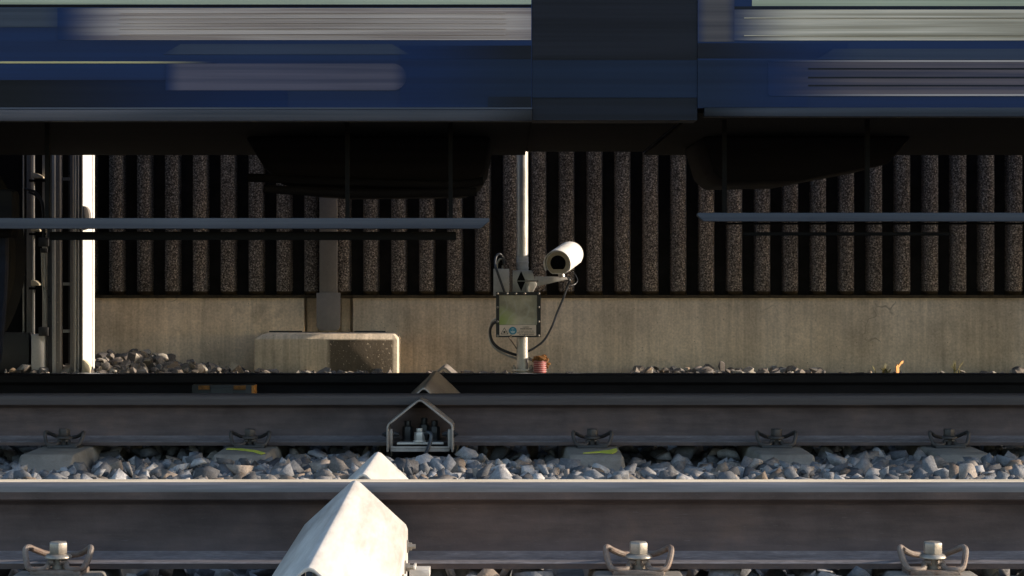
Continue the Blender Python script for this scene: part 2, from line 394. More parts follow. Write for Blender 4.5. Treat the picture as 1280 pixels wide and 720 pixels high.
# ------------------------------------------------------------------ rails
half = [(75, 0), (75, 11.0), (72.5, 13.2), (45, 17), (27, 22), (16, 29), (10.5, 40), (8.25, 58), (8.25, 95), (9.6, 110), (14, 122), (22, 129), (34, 133), (36.2, 135.5),
        (36.4, 150), (36.1, 158), (34.8, 163), (32, 166.6), (26, 169.4), (10.3, 171.6)]
prof = [(-a, b) for a, b in half] + [(0, 172)] + [(a, b) for a, b in half[::-1]]
def make_rail(Y, label, mats, thr=.1495):
    mb = MB(); n = len(prof); x0, x1 = -40, 40
    pts = [(a/1000, b/1000) for a, b in prof]
    vs = [(x, Y+a, b) for x in (x0, x1) for a, b in pts]; fs = []; mi = []
    for k in range(n):
        j = (k+1) % n; h = min(pts[k][1], pts[j][1]); fs.append((k, j, n+j, n+k))
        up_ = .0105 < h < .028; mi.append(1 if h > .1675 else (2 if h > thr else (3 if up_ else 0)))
    mb.add(vs, fs); mb.mi = mi
    return tag(mb.build('rail', mats, loc=(0, Y, 0), smooth=28), label, 'rail', 'steel rails')
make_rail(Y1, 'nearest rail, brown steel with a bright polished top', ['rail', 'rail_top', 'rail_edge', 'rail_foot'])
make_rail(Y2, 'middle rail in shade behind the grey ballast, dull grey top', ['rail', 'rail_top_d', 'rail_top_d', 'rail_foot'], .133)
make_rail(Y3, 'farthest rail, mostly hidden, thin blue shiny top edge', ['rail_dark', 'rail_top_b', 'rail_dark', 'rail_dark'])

# sleepers
def sleeper(x, ya, yb, out, label, group, far_end):
    """ya..yb along the track's width; far_end: the end whose top slopes down"""
    mb = MB(); rings = []
    secs = ([(ya, .075, .10, -.075), (ya+.10, .085, .13, -.004), (ya+.8, .085, .13, -.004), (yb, .08, .12, -.06)] if far_end == 'a' else
            [(ya, .08, .12, -.06), (yb-.8, .085, .13, -.004), (yb-.10, .085, .13, -.004), (yb, .075, .10, -.075)])
    for y, t_, b_, zt in secs: rings.append([(x-b_, y, -.22), (x+b_, y, -.22), (x+t_+.006, y, zt-.012), (x+t_, y, zt), (x-t_, y, zt), (x-t_-.006, y, zt-.012)])
    mb.loft(rings)
    return tag(mb.build('concrete_sleeper', 'sleeper', bevel=.004, loc=(x, ya, -.22)), label, 'sleeper', group)
L1 = ['concrete sleeper end under the nearest rail at bottom left', None, 'concrete sleeper under the nearest rail right of the white gable cover', 'concrete sleeper under the nearest rail at bottom right']
for x, lb in zip(slx1, L1):
    if lb: sleeper(x, 2.75, Y1+.5, 1, lb, 'sleepers of the near track', 'b')
L2 = ['plain concrete sleeper end at far left under the middle rail', 'concrete sleeper end with yellow spray paint left of the open grey cover', None,
      'concrete sleeper end with yellow spray stripe right of the open grey cover', 'plain concrete sleeper end under the middle rail, second from the right', 'stone covered sleeper end under the middle rail at far right']
SLP = {}
for k, (x, lb) in enumerate(zip(slx2, L2)):
    if lb: SLP[k] = sleeper(x, Y2-.5, 9.95, 1, lb, 'sleepers of the far track', 'a')
for k, pts in ((1, [(-.07, 7.76), (-.03, 7.74), (.03, 7.66), (.07, 7.55), (.078, 7.60), (.04, 7.70), (-.02, 7.785), (-.068, 7.80)]),
               (3, [(-.04, 7.60), (.0, 7.66), (.05, 7.72), (.078, 7.80), (.078, 7.72), (.07, 7.64), (.055, 7.58), (.02, 7.62)])):
    mb = MB(); x = slx2[k]; mb.prism([(x+a, y-.06) for a, y in pts], 'z', -.0035, -.0015)
    mb.build('paint_mark', 'yellow', SLP[k])

# fastenings: W-shaped spring clamp held down by a hex sleeper screw
def fastening(x, Yr, dark, label, group, rz=0):
    y = Yr-.110; ox = (x, y, 0)
    tn = thing('rail_fastening', label, 'rail clip', ox, group)
    def q(a, b, c): return (x+a, y+b, c)
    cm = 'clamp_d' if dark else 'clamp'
    mb = MB()
    for s in (-1, 1):
        mb.tube([q(s*.004, -.016, .020), q(s*.016, -.010, .019), q(s*.020, -.018, .010), q(s*.027, -.026, .007), q(s*.042, -.030, .007), q(s*.054, -.026, .010), q(s*.061, -.016, .024),
                 q(s*.065, -.006, .042), q(s*.062, .006, .047), q(s*.052, .022, .040), q(s*.036, .038, .031), q(s*.020, .050, .027), q(s*.014, .052, .026)], .0062, 10, 5)
    mb.build('spring_clamp', cm, tn)
    mb = MB()
    mb.prism([(x-.05, y-.035), (x+.05, y-.035), (x+.055, y+.034), (x-.055, y+.034)], 'z', -.006, .006)
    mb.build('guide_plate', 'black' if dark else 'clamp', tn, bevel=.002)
    mb = MB(); mb.lathe(q(0, -.004, 0), (0, 0, 1), [(.012, 0), (.012, .026), (.027, .027), (.027, .030), (.024, .034), (.019, .036)], 24)
    rot = rz; hexa = lambda r, z: [(x+r*math.cos(rot+k*math.pi/3), y-.004+r*math.sin(rot+k*math.pi/3), z) for k in range(6)]
    mb.loft([hexa(.0195, .0362), hexa(.0195, .057), hexa(.0170, .0595)])
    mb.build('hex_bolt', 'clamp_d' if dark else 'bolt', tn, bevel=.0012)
    tn.rotation_euler.z = R(random.uniform(-3.5, 3.5))
    return tn
FL1 = ['sunlit spring clip and hex bolt at bottom left of the nearest rail', None, 'sunlit spring clip and hex bolt in the middle of the nearest rail', 'sunlit spring clip and hex bolt at bottom right of the nearest rail']
for x, lb, r in zip(slx1, FL1, (.75, 0, .62, .5)):
    if lb: fastening(x, Y1, False, lb, 'clips of the nearest rail', r)
FL2 = ['dark rail clip on the plain sleeper at far left of the middle rail', 'dark rail clip above the yellow marked sleeper left of the grey cover', None, 'dark rail clip above the yellow striped sleeper right of the grey cover',
       'dark rail clip on the middle rail, second from the right', 'dark rail clip on the middle rail at far right']
for x, lb, r in zip(slx2, FL2, (.1, .5, 0, .3, .2, .6)):
    if lb: fastening(x, Y2, True, lb, 'clips of the middle rail', r)

# ------------------------------------------------------------------ gable covers over the cable crossing
def gable(cx, hw, eave, apex, base, th, y0, y1, mat, parent, name='shell', skew=0, cut=0):
    """bent sheet: wall - slope - rounded ridge - slope - wall, open below, th thick"""
    def outline(d):
        k = d/hw
        up = [(-hw+d, base), (-hw+d, eave-.010-d*.2), (-hw+d+.004, eave-d*.35)]
        sl = (apex-eave)/hw
        up += [(-.014, apex-.014*sl-d*1.15), (-.007, apex-.0045-.007*sl*.3-d*1.1), (0, apex-.004-d*1.1)]
        return up + [(-a, b) for a, b in up[-2::-1]]
    o, i = outline(0), outline(th); ring = lambda y, c, sh=0: [(c+a, y+(sh if a < 0 else 0)*0, b) for a, b in o] + [(c+a, y, b) for a, b in i[::-1]]
    mb = MB(); mb.loft([ring(y0, cx-skew), ring(y1, cx)])
    return mb.build(name, mat, parent, bevel=.0016, seg=2, smooth=40)
def hexbolt(mb, p, axis, r, h, n=6):
    p = Vector(p); a = Vector(axis)
    mb.cyl(p, p+a*.003, r*1.5, None, 20); mb.cyl(p+a*.003, p+a*(.003+h), r, None, 6); mb.cyl(p+a*(.003+h), p+a*(.010+h), r*.55, None, 12)
c1 = thing('gable_cover', 'big sunlit white gable cover in front of the nearest rail', 'cable cover', (CX, 4.0, -.02), 'gable covers over the cable crossing')
gable(-.305, .105, .090, .1825, -.10, .006, 3.30, 4.634, 'cover_w', c1, skew=-.022)
for (xx, yy) in ((500, 700), (504, 684), (508, 668)): pass
for (yy, z) in ((4.56, .055), (4.40, .035), (4.24, .03), (3.9, .03)):
    mb = MB(); hexbolt(mb, (-.305+.105+(4.634-yy)*.0165, yy, z), (1, 0, 0), .0085, .007); mb.build('bolt', 'bolt', c1)
mb = MB(); mb.box(-.195, -.155, 4.58, 4.72, -.012, .006); mb.box(-.188, -.183, 4.58, 4.72, .006, .012); mb.build('foot_angle', 'cover_w', c1, bevel=.001)
c2 = thing('gable_cover', 'sunlit cream gable cover rising just behind the nearest rail', 'cable cover', (CX, 5.1, -.02), 'gable covers over the cable crossing')
gable(-.300, .105, .085, .181, -.10, .006, 4.80, 5.36, 'cover_w', c2)
mb = MB(); mb.box(-.36, -.24, 4.90, 4.906, .06, .12); mb.build('end_plate', 'cover_g', c2)
c3 = thing('gable_cover', 'small open grey steel gable cover showing bolts inside, against the middle rail', 'cable cover', (CX, 7.8, -.02), 'gable covers over the cable crossing')
C3 = px(525.5, 7.74)
gable(C3, .111, .0815, .1665, -.012, .007, 7.70, 7.862, 'cover_g', c3)
mb = MB(); mb.box(C3-.098, C3+.098, 7.712, 7.858, -.012, -.004); mb.box(C3-.098, C3+.098, 7.712, 7.72, -.004, .006); mb.build('base_plate', 'cover_g', c3, bevel=.001)
mb = MB(); mb.prism([(C3-.078, 7.725), (C3+.078, 7.735), (C3+.07, 7.80), (C3-.07, 7.80)], 'z', .010, .018); mb.build('clamp_strap', 'galv', c3, bevel=.002)
for dx, yy, h, mt in ((-.003, 7.745, .040, 'galv'), (-.045, 7.80, .062, 'black'), (.010, 7.815, .070, 'black'), (.045, 7.80, .062, 'black')):
    mb = MB(); x = C3+dx
    mb.cyl((x, yy, .018), (x, yy, .024), .022, None, 20); mb.cyl((x, yy, .024), (x, yy, .024+h*.68), .018, None, 6); mb.cyl((x, yy, .024+h*.68), (x, yy, .024+h), .011, None, 14)
    mb.build('bolt', mt, c3, bevel=.0008)
for s in (-1, 1):
    mb = MB(); mb.box(C3+s*.098-.006, C3+s*.098+.006, 7.72, 7.75, -.004, .062); mb.build('side_lug', 'cover_g', c3, bevel=.001)
    mb = MB(); hexbolt(mb, (C3+s*.092, 7.735, .045), (-s, 0, 0), .010, .010); hexbolt(mb, (C3+s*.111, 7.735, .045), (s, 0, 0), .009, .006); mb.build('bolt', 'black', c3)
mb = MB(); mb.tube([(C3+.015, 7.76, .03), (C3+.022, 7.735, .05), (C3+.036, 7.722, .045), (C3+.034, 7.715, .02), (C3+.022, 7.69, -.012), (C3+.015, 7.66, -.03)], .0065); mb.build('cable', 'cable', c3)
c4 = thing('gable_cover', 'dark grey gable cover lying between the two far rails', 'cable cover', (CX, 8.8, -.02), 'gable covers over the cable crossing')
gable(-.290, .115, .085, .190, -.05, .006, 7.99, 9.31, 'cover_g', c4)
mb = MB(); mb.tube([(-.40, 8.05, .10), (-.395, 8.02, .11), (-.395, 8.0, .10)], .006); mb.build('edge_seal', 'black', c4)
c5 = thing('gable_cover', 'gable cover tip with sunlit edge poking above the farthest rail', 'cable cover', (CX, 10.2, -.02), 'gable covers over the cable crossing')
gable(-.286, .10, .075, .158, -.03, .008, 10.38, 10.72, 'cover_g', c5)

# small dark track sensor between the far rails
ts = thing('track_sensor', 'small dark sensor box with a yellow edge between the far rails', 'sensor', (px(279, 9.15), 9.2, 0))
MB().pbox(240, 317, 481, 512, 9.15, .09).build('housing', 'black', ts, bevel=.003)
MB().pbox(314.5, 317.6, 482, 505, 9.146, .10).build('edge_strip', 'leaf', ts)
for a, b in ((248, 262), (292, 307)): MB().pbox(a, b, 482, 487, 9.140, .012).build('terminal', 'rust', ts)
MB().pbox(264, 290, 486, 496, 9.143, .01).build('cover_plate', 'cable', ts)

# ------------------------------------------------------------------ wall, plinth, post, ribbed panels
zt = pz(372.5, YW)
sx0, sx1 = px(380, YW), px(441, YW)
wl = thing('retaining_wall', 'weathered beige concrete base wall behind the tracks', 'wall', (0, YW, 0))
mb = MB(); mb.box(-14, sx0, YW+.009, YW+.4, -.3, zt); mb.box(sx1, 14, YW+.009, YW+.4, -.3, zt); mb.box(sx0, sx1, YW+.09, YW+.4, -.3, zt)
mb.build('concrete_wall', 'concrete', wl, bevel=.003)
mb = MB(); mb.box(px(383, YW), px(396, YW), YW+.055, YW+.088, pz(415, YW), zt-.002); mb.box(px(426, YW), px(437, YW), YW+.055, YW+.088, pz(415, YW), zt-.002); mb.build('recess_strip', 'concrete', wl)
YB = 11.25
pl = thing('concrete_plinth', 'concrete block at the wall foot, its right half stained dark', 'plinth', (px(407, YB), YB, 0))
zb, ztop = -.1, pz(418, YB)
def plinth_mat():
    m = M['plinth'].copy(); m.name = 'plinth_stained'; nt = m.node_tree; b = nt.nodes['Principled BSDF']
    src = b.inputs['Base Color'].links[0].from_socket
    N = nt.nodes; tc = N.new('ShaderNodeTexCoord'); sp = N.new('ShaderNodeSeparateXYZ'); nt.links.new(tc.outputs['Object'], sp.inputs[0])
    nz = N.new('ShaderNodeTexNoise'); nz.inputs['Scale'].default_value = 5; nz.inputs['Detail'].default_value = 8; nt.links.new(tc.outputs['Object'], nz.inputs['Vector'])
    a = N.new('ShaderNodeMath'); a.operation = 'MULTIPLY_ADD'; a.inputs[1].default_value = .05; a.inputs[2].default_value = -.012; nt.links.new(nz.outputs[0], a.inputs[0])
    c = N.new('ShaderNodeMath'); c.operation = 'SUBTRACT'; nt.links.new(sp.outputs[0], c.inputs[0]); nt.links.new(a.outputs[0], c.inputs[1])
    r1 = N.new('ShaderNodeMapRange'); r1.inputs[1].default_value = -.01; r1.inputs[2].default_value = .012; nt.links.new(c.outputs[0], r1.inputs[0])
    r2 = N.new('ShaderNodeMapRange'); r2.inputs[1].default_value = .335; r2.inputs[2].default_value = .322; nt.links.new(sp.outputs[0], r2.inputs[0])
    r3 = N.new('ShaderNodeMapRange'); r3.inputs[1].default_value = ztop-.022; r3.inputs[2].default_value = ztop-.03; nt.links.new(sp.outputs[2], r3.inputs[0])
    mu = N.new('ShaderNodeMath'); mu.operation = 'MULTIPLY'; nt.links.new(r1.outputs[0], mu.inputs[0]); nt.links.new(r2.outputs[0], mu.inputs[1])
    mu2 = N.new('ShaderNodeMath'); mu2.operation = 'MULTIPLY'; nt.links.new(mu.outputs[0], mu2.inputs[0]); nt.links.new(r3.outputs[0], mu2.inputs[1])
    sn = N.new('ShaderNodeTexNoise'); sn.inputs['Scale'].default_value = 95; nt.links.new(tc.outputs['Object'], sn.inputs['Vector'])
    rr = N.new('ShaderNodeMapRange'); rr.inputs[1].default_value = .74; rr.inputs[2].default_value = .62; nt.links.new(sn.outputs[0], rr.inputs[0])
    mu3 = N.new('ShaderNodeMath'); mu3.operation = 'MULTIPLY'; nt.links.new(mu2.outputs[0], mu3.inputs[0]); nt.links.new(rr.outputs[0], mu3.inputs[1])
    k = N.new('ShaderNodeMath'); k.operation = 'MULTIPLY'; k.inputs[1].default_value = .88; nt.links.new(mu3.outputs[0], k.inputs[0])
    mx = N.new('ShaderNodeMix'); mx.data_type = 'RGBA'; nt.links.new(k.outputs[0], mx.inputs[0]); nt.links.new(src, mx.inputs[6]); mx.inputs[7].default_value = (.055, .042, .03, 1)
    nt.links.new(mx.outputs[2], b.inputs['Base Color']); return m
M['plinth_s'] = plinth_mat()
mb = MB(); x0, x1 = px(318, YB), px(497, YB); yb = YW+.006
mb.loft([[(x0, YB, zb), (x1, YB, zb), (x1, yb, zb), (x0, yb, zb)], [(x0, YB, ztop-.022), (x1, YB, ztop-.022), (x1, yb, ztop-.022), (x0, yb, ztop-.022)],
         [(x0+.035, YB+.03, ztop), (x1-.02, YB+.03, ztop), (x1-.02, yb, ztop), (x0+.035, yb, ztop)]])
mb.build('block', 'plinth_s', pl, bevel=.005)
for a, b in ((337, 378), (443, 482)): MB().box(px(a, YW), px(b, YW), YW-.02, YW-.004, ztop+.001, ztop+.008).build('joint_seal', 'black', pl)

bp = thing('barrier_post', 'narrow dark grey steel post with rounded foot above the concrete block', 'post', (px(410, 11.53), 11.53, ztop))
YS = 11.535
mb = MB(); mb.box(px(399, YS), px(421, YS), YS+.012, YS+.13, pz(392, YS), 3.0); mb.build('post', 'plate', bp, bevel=.003)
mb = MB(); xa, xb, za, zc = px(395.5, YS), px(425.5, YS), pz(413.5, YS), pz(366, YS); r = .030
pts = [(xa, zc), (xa, za+r)]+[(xa+r-r*math.cos(t), za+r-r*math.sin(t)) for t in np.linspace(.15, math.pi/2, 6)]
pts += [(xb-r+r*math.sin(t), za+r-r*math.cos(t)) for t in np.linspace(0, math.pi/2-.15, 6)]+[(xb, za+r), (xb, zc)]
mb.prism(pts, 'y', YS, YS+.010); mb.build('foot_plate', 'plate', bp, bevel=.0015)

# ribbed panels
YR = YW-.005                                # rib faces stand here
rw, rd = .044, .075                         # half width of a rib at its foot / depth
def ribs(centres, xl, xr, label):
    tn = thing('noise_panel', label, 'noise panel', ((xl+xr)/2, YR+.08, zt), 'ribbed noise panels')
    z0, z1 = pz(369.5, YR), 2.75
    mb = MB().mat(0)
    for c in centres:
        zb_ = pz(364, YR)
        sec = lambda k, z, a=.033, b=.042: [(c-b, YR+rd, z), (c-a+k*.01, YR+.012+k*.05, z), (c-a+.010+k*.01, YR+.003+k*.05, z), (c-.013, YR+k*.05, z), (c+.013, YR+k*.05, z), (c+a-.010-k*.01, YR+.003+k*.05, z), (c+a-k*.01, YR+.012+k*.05, z), (c+b, YR+rd, z)]
        mb.mat(0); mb.loft([sec(0, z1)]+[sec(0, z) for z in np.linspace(z1, zb_, 3)[1:]])
        mb.mat(1); mb.loft([sec(.02, zb_-.0005), sec(.45, zb_-.020)])
    mb.build('ribs', ['porous', 'lip'], tn, smooth=50)
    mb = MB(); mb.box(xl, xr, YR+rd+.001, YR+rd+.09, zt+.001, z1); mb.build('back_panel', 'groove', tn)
    mb = MB(); mb.box(xl, xr, YR+.008, YR+rd, zt+.0005, zt+.014); mb.build('ledge', 'lip', tn)
pit = 35.1
cl = [389-k*35.0 for k in range(0, 26)]; cr = [428+k*pit for k in range(0, 42)]
ribs([px(c, YR) for c in cl], px(389-25.5*35, YR), px(402, YR), 'dark ribbed porous concrete panel left of the grey post')
ribs([px(c, YR) for c in cr], px(414, YR), px(428+41.5*pit, YR), 'long dark ribbed porous concrete panel right of the grey post')

# ------------------------------------------------------------------ camera pole and what it carries
xp = px(653, YP); zg = pz(466, YP)
pole = thing('camera_pole', 'sunlit galvanised pole standing at the concrete wall', 'pole', (xp, YP, zg))
mb = MB(); mb.cyl((xp, YP, zg), (xp, YP, 2.9), .0275, None, 32); mb.build('pole', 'galv', pole)
mb = MB(); mb.cyl((xp, YP, pz(463.5, YP)), (xp, YP, pz(461, YP)), .052, None, 28); mb.cyl((xp, YP, zg-.05), (xp, YP, pz(465, YP)), .046, None, 24); mb.build('base_flange', 'galv', pole, bevel=.001)
for s in (-1, 1):
    mb = MB(); xx = xp+s*.042; mb.cyl((xx, YP-.02, pz(466, YP)), (xx, YP-.02, pz(456, YP)), .005); mb.cyl((xx, YP-.02, pz(461, YP)), (xx, YP-.02, pz(458, YP)), .010, None, 6); mb.cyl((xx, YP-.02, pz(465, YP)), (xx, YP-.02, pz(463.6, YP)), .012, None, 16)
    mb.build('anchor_bolt', 'bolt', pole)
for y in (328, 335):
    mb = MB(); mb.lathe((xp, YP, pz(y+1.2, YP)), (0, 0, 1), [(.0285, 0), (.031, .001), (.031, .008), (.0285, .009)], 28); mb.build('band_clamp', 'grey_box', pole)
mb = MB(); mb.cyl((xp, YP, pz(338, YP)), (xp, YP, pz(321, YP)), .0292, None, 28); mb.build('sleeve', 'grey_box', pole)
YQ = YP-.05
br = thing('mounting_bracket', 'grey sheet metal bracket with a black diamond mark on the pole', 'bracket', (px(655, YQ), YQ, pz(352, YQ)))
mb = MB(); mb.prism([(px(a, YQ), pz(b, YQ)) for a, b in ((640.5, 338), (665.5, 338), (668.5, 350), (671.5, 356), (666, 366), (640.5, 366))], 'y', YQ, YQ+.09); mb.build('body', 'galv', br, bevel=.004)
mb = MB(); mb.prism([(px(a, YQ), pz(b, YQ)) for a, b in ((668, 345.5), (703, 346), (709, 347), (709, 349.5), (672, 358), (669, 352))], 'y', YQ+.012, YQ+.062); mb.build('arm', 'grey_box', br, bevel=.002)
mb = MB()
for a in (((651.4, 338.8), (646, 350.9), (656.8, 350.9)), ((651.4, 364), (656.8, 351.7), (646, 351.7))): mb.prism([(px(u, YQ), pz(w, YQ)) for u, w in a], 'y', YQ-.002, YQ+.001)
mb.build('diamond_mark', 'blackm', br)
mb = MB(); mb.box(px(657.5, YQ), px(661.5, YQ), YQ-.014, YQ+.004, pz(366, YQ), pz(354, YQ)); mb.build('lit_flange', 'galv', br, bevel=.001)
mb = MB(); mb.cyl(P(658, 351, YQ-.012), P(671, 351.3, YQ-.012), .0035); mb.cyl(P(658, 351, YQ-.02), P(658, 351, YQ+.01), .008, None, 6); mb.cyl(P(671, 351.3, YQ-.012), P(673, 351.3, YQ-.012), .005); mb.build('clamp_bolt', 'bolt', br)
# the camera itself
sc_ = thing('security_camera', 'white tubular surveillance camera on the bracket arm, aimed left', 'camera', P(704, 346, YQ+.03))
fc = P(697.0, 329.5, YP-.13); ax = Vector((.235, .96, .155)).normalized(); rt = ax.cross(Vector((0, 0, 1))).normalized(); up = rt.cross(ax)
def dsec(r, flat, off, n=28, cx=0):
    out = []
    a0 = math.asin(min(1, flat/r))
    for k in range(n+1):
        t = -a0+(math.pi+2*a0)*k/n; out.append(fc+ax*off+rt*(r*math.cos(t))+up*(r*math.sin(t)))
    return out
mb = MB(); mb.loft([dsec(.060, .052, .012), dsec(.0605, .052, .020), dsec(.0605, .052, .30)]); mb.build('housing', 'white', sc_, smooth=45)
mb = MB(); n = 28
def vsec(r, off):
    o = [fc+ax*off+rt*(r*math.cos(t))+up*(r*math.sin(t)) for t in np.linspace(-.55, math.pi+.55, n)]
    return o
o1, o2 = vsec(.0665, -.012), vsec(.0665, .27); i1, i2 = vsec(.063, -.012), vsec(.063, .27)
mb.loft([o1+i1[::-1], o2+i2[::-1]]); mb.build('sun_shield', 'white', sc_, smooth=45)
mb = MB(); mb.loft([dsec(.062, .054, .285), dsec(.062, .054, .305), dsec(.058, .050, .315)]); mb.build('rear_cap', 'grey_box', sc_, smooth=45)
mb = MB(); a, b = dsec(.055, .047, .0095), dsec(.038, .029, .0095); a2, b2 = dsec(.055, .047, .0118), dsec(.038, .029, .0118)
nn = len(a); vs = a+b+a2+b2; fs = []
for k in range(nn):
    j = (k+1) % nn; fs += [(k, j, nn+j, nn+k), (k, 2*nn+k, 2*nn+j, j), (nn+k, nn+j, 3*nn+j, 3*nn+k)]
mb.add(vs, fs); mb.build('front_ring', 'cream', sc_)
t = NT('lens_glass'); M['lens'] = t.done((.006, .006, .007), .08, 0, .5)
mb = MB(); mb.loft([dsec(.040, .031, .0103), dsec(.040, .031, .0116)]); mb.build('window', 'lens', sc_)
mb = MB(); f0 = fc+ax*.06-up*.052; mb.cyl(f0, Vector((f0.x+.008, f0.y, pz(346.5, YQ+.03))), .016, .014); mb.build('swivel', 'galv', sc_)
# grey junction box left of the bracket
jb = thing('junction_box', 'plain grey junction box left of the diamond bracket', 'junction box', P(628, 352, YP-.03))
MB().pbox(616.8, 636.6, 336, 370, YP-.06, .10).build('case', 'grey_box', jb, bevel=.002)
MB().pbox(637.2, 639.6, 324, 366, YP-.05, .06).build('side_bracket', 'clamp', jb)
mb = MB(); mb.cyl(P(628.5, 336, YP-.01), P(628.5, 331.5, YP-.01), .006); mb.build('cable_gland', 'bolt', jb)
# warning panel
YD = YP-.12
wp = thing('warning_lamp_box', 'black framed square glass panel with a warning label strip', 'lamp panel', P(648, 393, YD))
mb = MB(); mb.pbox(620, 676, 365, 421.5, YD+.012, .055); mb.build('case', 'black', wp, bevel=.003)
mb = MB(); mb.pbox(620, 676, 365, 369, YD, .012).pbox(620, 676, 417.7, 421.5, YD, .012).pbox(620, 624, 369.02, 417.68, YD, .012).pbox(671.4, 676, 369.02, 417.68, YD, .012); mb.build('frame', 'black', wp)
t = NT('panel_glass'); v = t.coord((1, 1, 1)); n = t.noise(v, 9, 5, .6); col = t.ramp(n, [(.3, (.24, .225, .16)), (.7, (.66, .61, .47))])  # tan and green reflections painted into the glass colour
tc = t.n('ShaderNodeTexCoord'); gx = t.n('ShaderNodeVectorMath', operation='DISTANCE'); t.l(tc.outputs['Object'], gx.inputs[0]); gx.inputs[1].default_value = (-.085, 0, -.035)
gm = t.ramp(gx.outputs['Value'], [(.0, 1.), (.09, 0.)]); col = t.mix(gm, col, (.30, .42, .08)); wv = t.n('ShaderNodeTexWave'); wv.inputs['Scale'].default_value = 6; wv.inputs['Distortion'].default_value = 12; t.l(v, wv.inputs['Vector'])
col = t.mix(t.ramp(wv.outputs[0], [(.85, 0.), (1., .25)]), col, (.5, .5, .45)); M['panel'] = t.done(col, .25)
MB().pbox(624.1, 671.3, 369.1, 405.9, YD+.008, .004).build('glass', 'panel', wp)
t = NT('label_paper'); M['paper'] = t.done((.80, .69, .60), .7)
lab = MB().pbox(624.3, 670.2, 406.3, 419.6, YD-.002, .012).build('label', 'paper', wp)
YL = YD-.0035
mb = MB()
def tri(cx, cy, h): return [(cx, cy-h), (cx+h*.98, cy+h*.75), (cx-h*.98, cy+h*.75)]
A, B_ = tri(630.5, 414.2, 4.9), tri(630.5, 414.3, 3.9)
vs = [P(a, b, YL) for a, b in A+B_]; mb.add(vs, [(0, 1, 4, 3), (1, 2, 5, 4), (2, 0, 3, 5)])
mb.cyl(P(630.5, 415, YL), P(630.5, 415, YL+.001), .0042, None, 12)
for k in range(8):
    a = k*math.pi/4; mb.add([P(630.5+.5*math.cos(a+1.57), 415+.5*math.sin(a+1.57), YL), P(630.5-.5*math.cos(a+1.57), 415-.5*math.sin(a+1.57), YL), P(630.5+2*math.cos(a), 415+2*math.sin(a), YL)], [(0, 1, 2)])
mb.build('warning_triangle', 'blackm', lab)
t = NT('label_blue'); M['lblue'] = t.done((.035, .27, .42), .6); t = NT('label_white'); M['lwhite'] = t.done((.45, .62, .70), .6)
mb = MB(); mb.cyl(P(641, 413.4, YL), P(641, 413.4, YL+.002), .0187, None, 32); mb.build('blue_disc', 'lblue', lab)
mb = MB(); mb.cyl(P(641, 413.6, YL-.0005), P(641, 413.6, YL), .0115, None, 24); mb.build('face_symbol', 'lwhite', lab)
mb = MB(); mb.pbox(638.2, 640.7, 411.6, 413.6, YL-.0012, .0006).pbox(641.3, 643.8, 411.6, 413.6, YL-.0012, .0006).pbox(637.6, 644.4, 412.1, 412.6, YL-.0011, .0004); mb.build('goggles_symbol', 'lblue', lab)
mb = MB()
for y, h, words_ in ((408.9, .75, ((653.5, 655), (655.5, 661.5))), (411.2, 1.0, ((650.3, 656.8), (657.6, 665))), (414.0, .6, ((648.6, 650), (650.8, 655), (655.6, 661), (661.8, 664), (664.6, 667.2))),
                     (416.2, .6, ((646.8, 651), (651.6, 654), (654.8, 662), (662.6, 668.6))), (418.1, .6, ((649, 651.4), (652, 660.5), (661.2, 667.5)))):
    for a, b in words_:
        c = a
        while c < b-.2: w = min(random.uniform(.35, .7), b-c); mb.pbox(c, c+w, y-h*random.uniform(.5, .75), y+h*random.uniform(.3, .5), YL, .001); c += w+.22
mb.build('printed_text', 'blackm', lab)
for a, b in ((622, 367), (634, 367), (645, 367), (656, 367), (673.6, 367), (622, 384), (673.6, 384), (622, 402), (673.6, 402), (622, 419.6), (638.5, 419.7), (656, 419.7), (673.6, 419.6)):
    mb = MB(); mb.lathe(P(a, b, YD), (0, -1, 0), [(.0058, 0), (.0055, .002), (.003, .0038)], 12); mb.build('screw', 'bolt', wp)
# cables and conduit
def cable(pts, r, label, mat='cable', Y=YP):
    q = [P(p[0], p[1], p[2] if len(p) > 2 else Y) for p in pts]; mb = MB(); mb.tube(q, r, 10, 8)
    return tag(mb.build('cable', mat, loc=q[0]), label, 'cable', 'cables on the camera pole')
cable([(707, 346, YP), (712, 350, YP-.02), (709, 358), (704, 373), (696, 392), (690, 408), (681, 424), (671, 433), (658, 440), (650, 441, YP+.04)], .0055, 'long dark cable hanging from the white camera down behind the pole')
cable([(713, 338, YP+.10), (718, 342, YP+.08), (722, 350, YP+.06), (719, 355, YP+.03), (713, 357, YP+.01)], .0019, 'thin short wire looping beside the white camera', 'cable')
cable([(630, 330, YP-.02), (629, 322, YP-.02), (624.5, 317.5, YP-.03), (620, 321, YP-.04), (618.8, 330, YP-.06), (621, 338, YP-.075), (626, 352, YP-.075), (631, 366, YP-.075), (634, 374, YP-.04)], .006, 'dark cable hooping over the top of the grey junction box')
cable([(629.5, 328, YP), (628.5, 324.5, YP), (625, 324, YP-.01), (622, 329, YP-.01), (620.8, 338, YP-.01)], .0048, 'inner pale cable loop above the grey junction box', 'cream')
cable([(622, 402, YP-.03), (616, 405, YP-.02), (612.5, 413), (614.5, 425), (622, 434), (634, 440), (646, 444, YP+.03), (658, 447, YP+.03), (668, 452, YP), (672, 460, YP)], .007, 'thick black cable looping left of the glass panel to the red conduit')
cable([(622, 398, YP-.03), (615, 402, YP-.01), (611.5, 413, YP+.01), (613, 427, YP+.01), (622, 438, YP+.01), (636, 445, YP+.03), (648, 449, YP+.04)], .0055, 'thinner grey cable looping outermost left of the glass panel', 'galv')
cable([(635, 420, YP-.04), (640, 427, YP-.02), (646, 436, YP-.01)], .003, 'thin brown wire slanting below the glass panel to the pole', 'clamp')
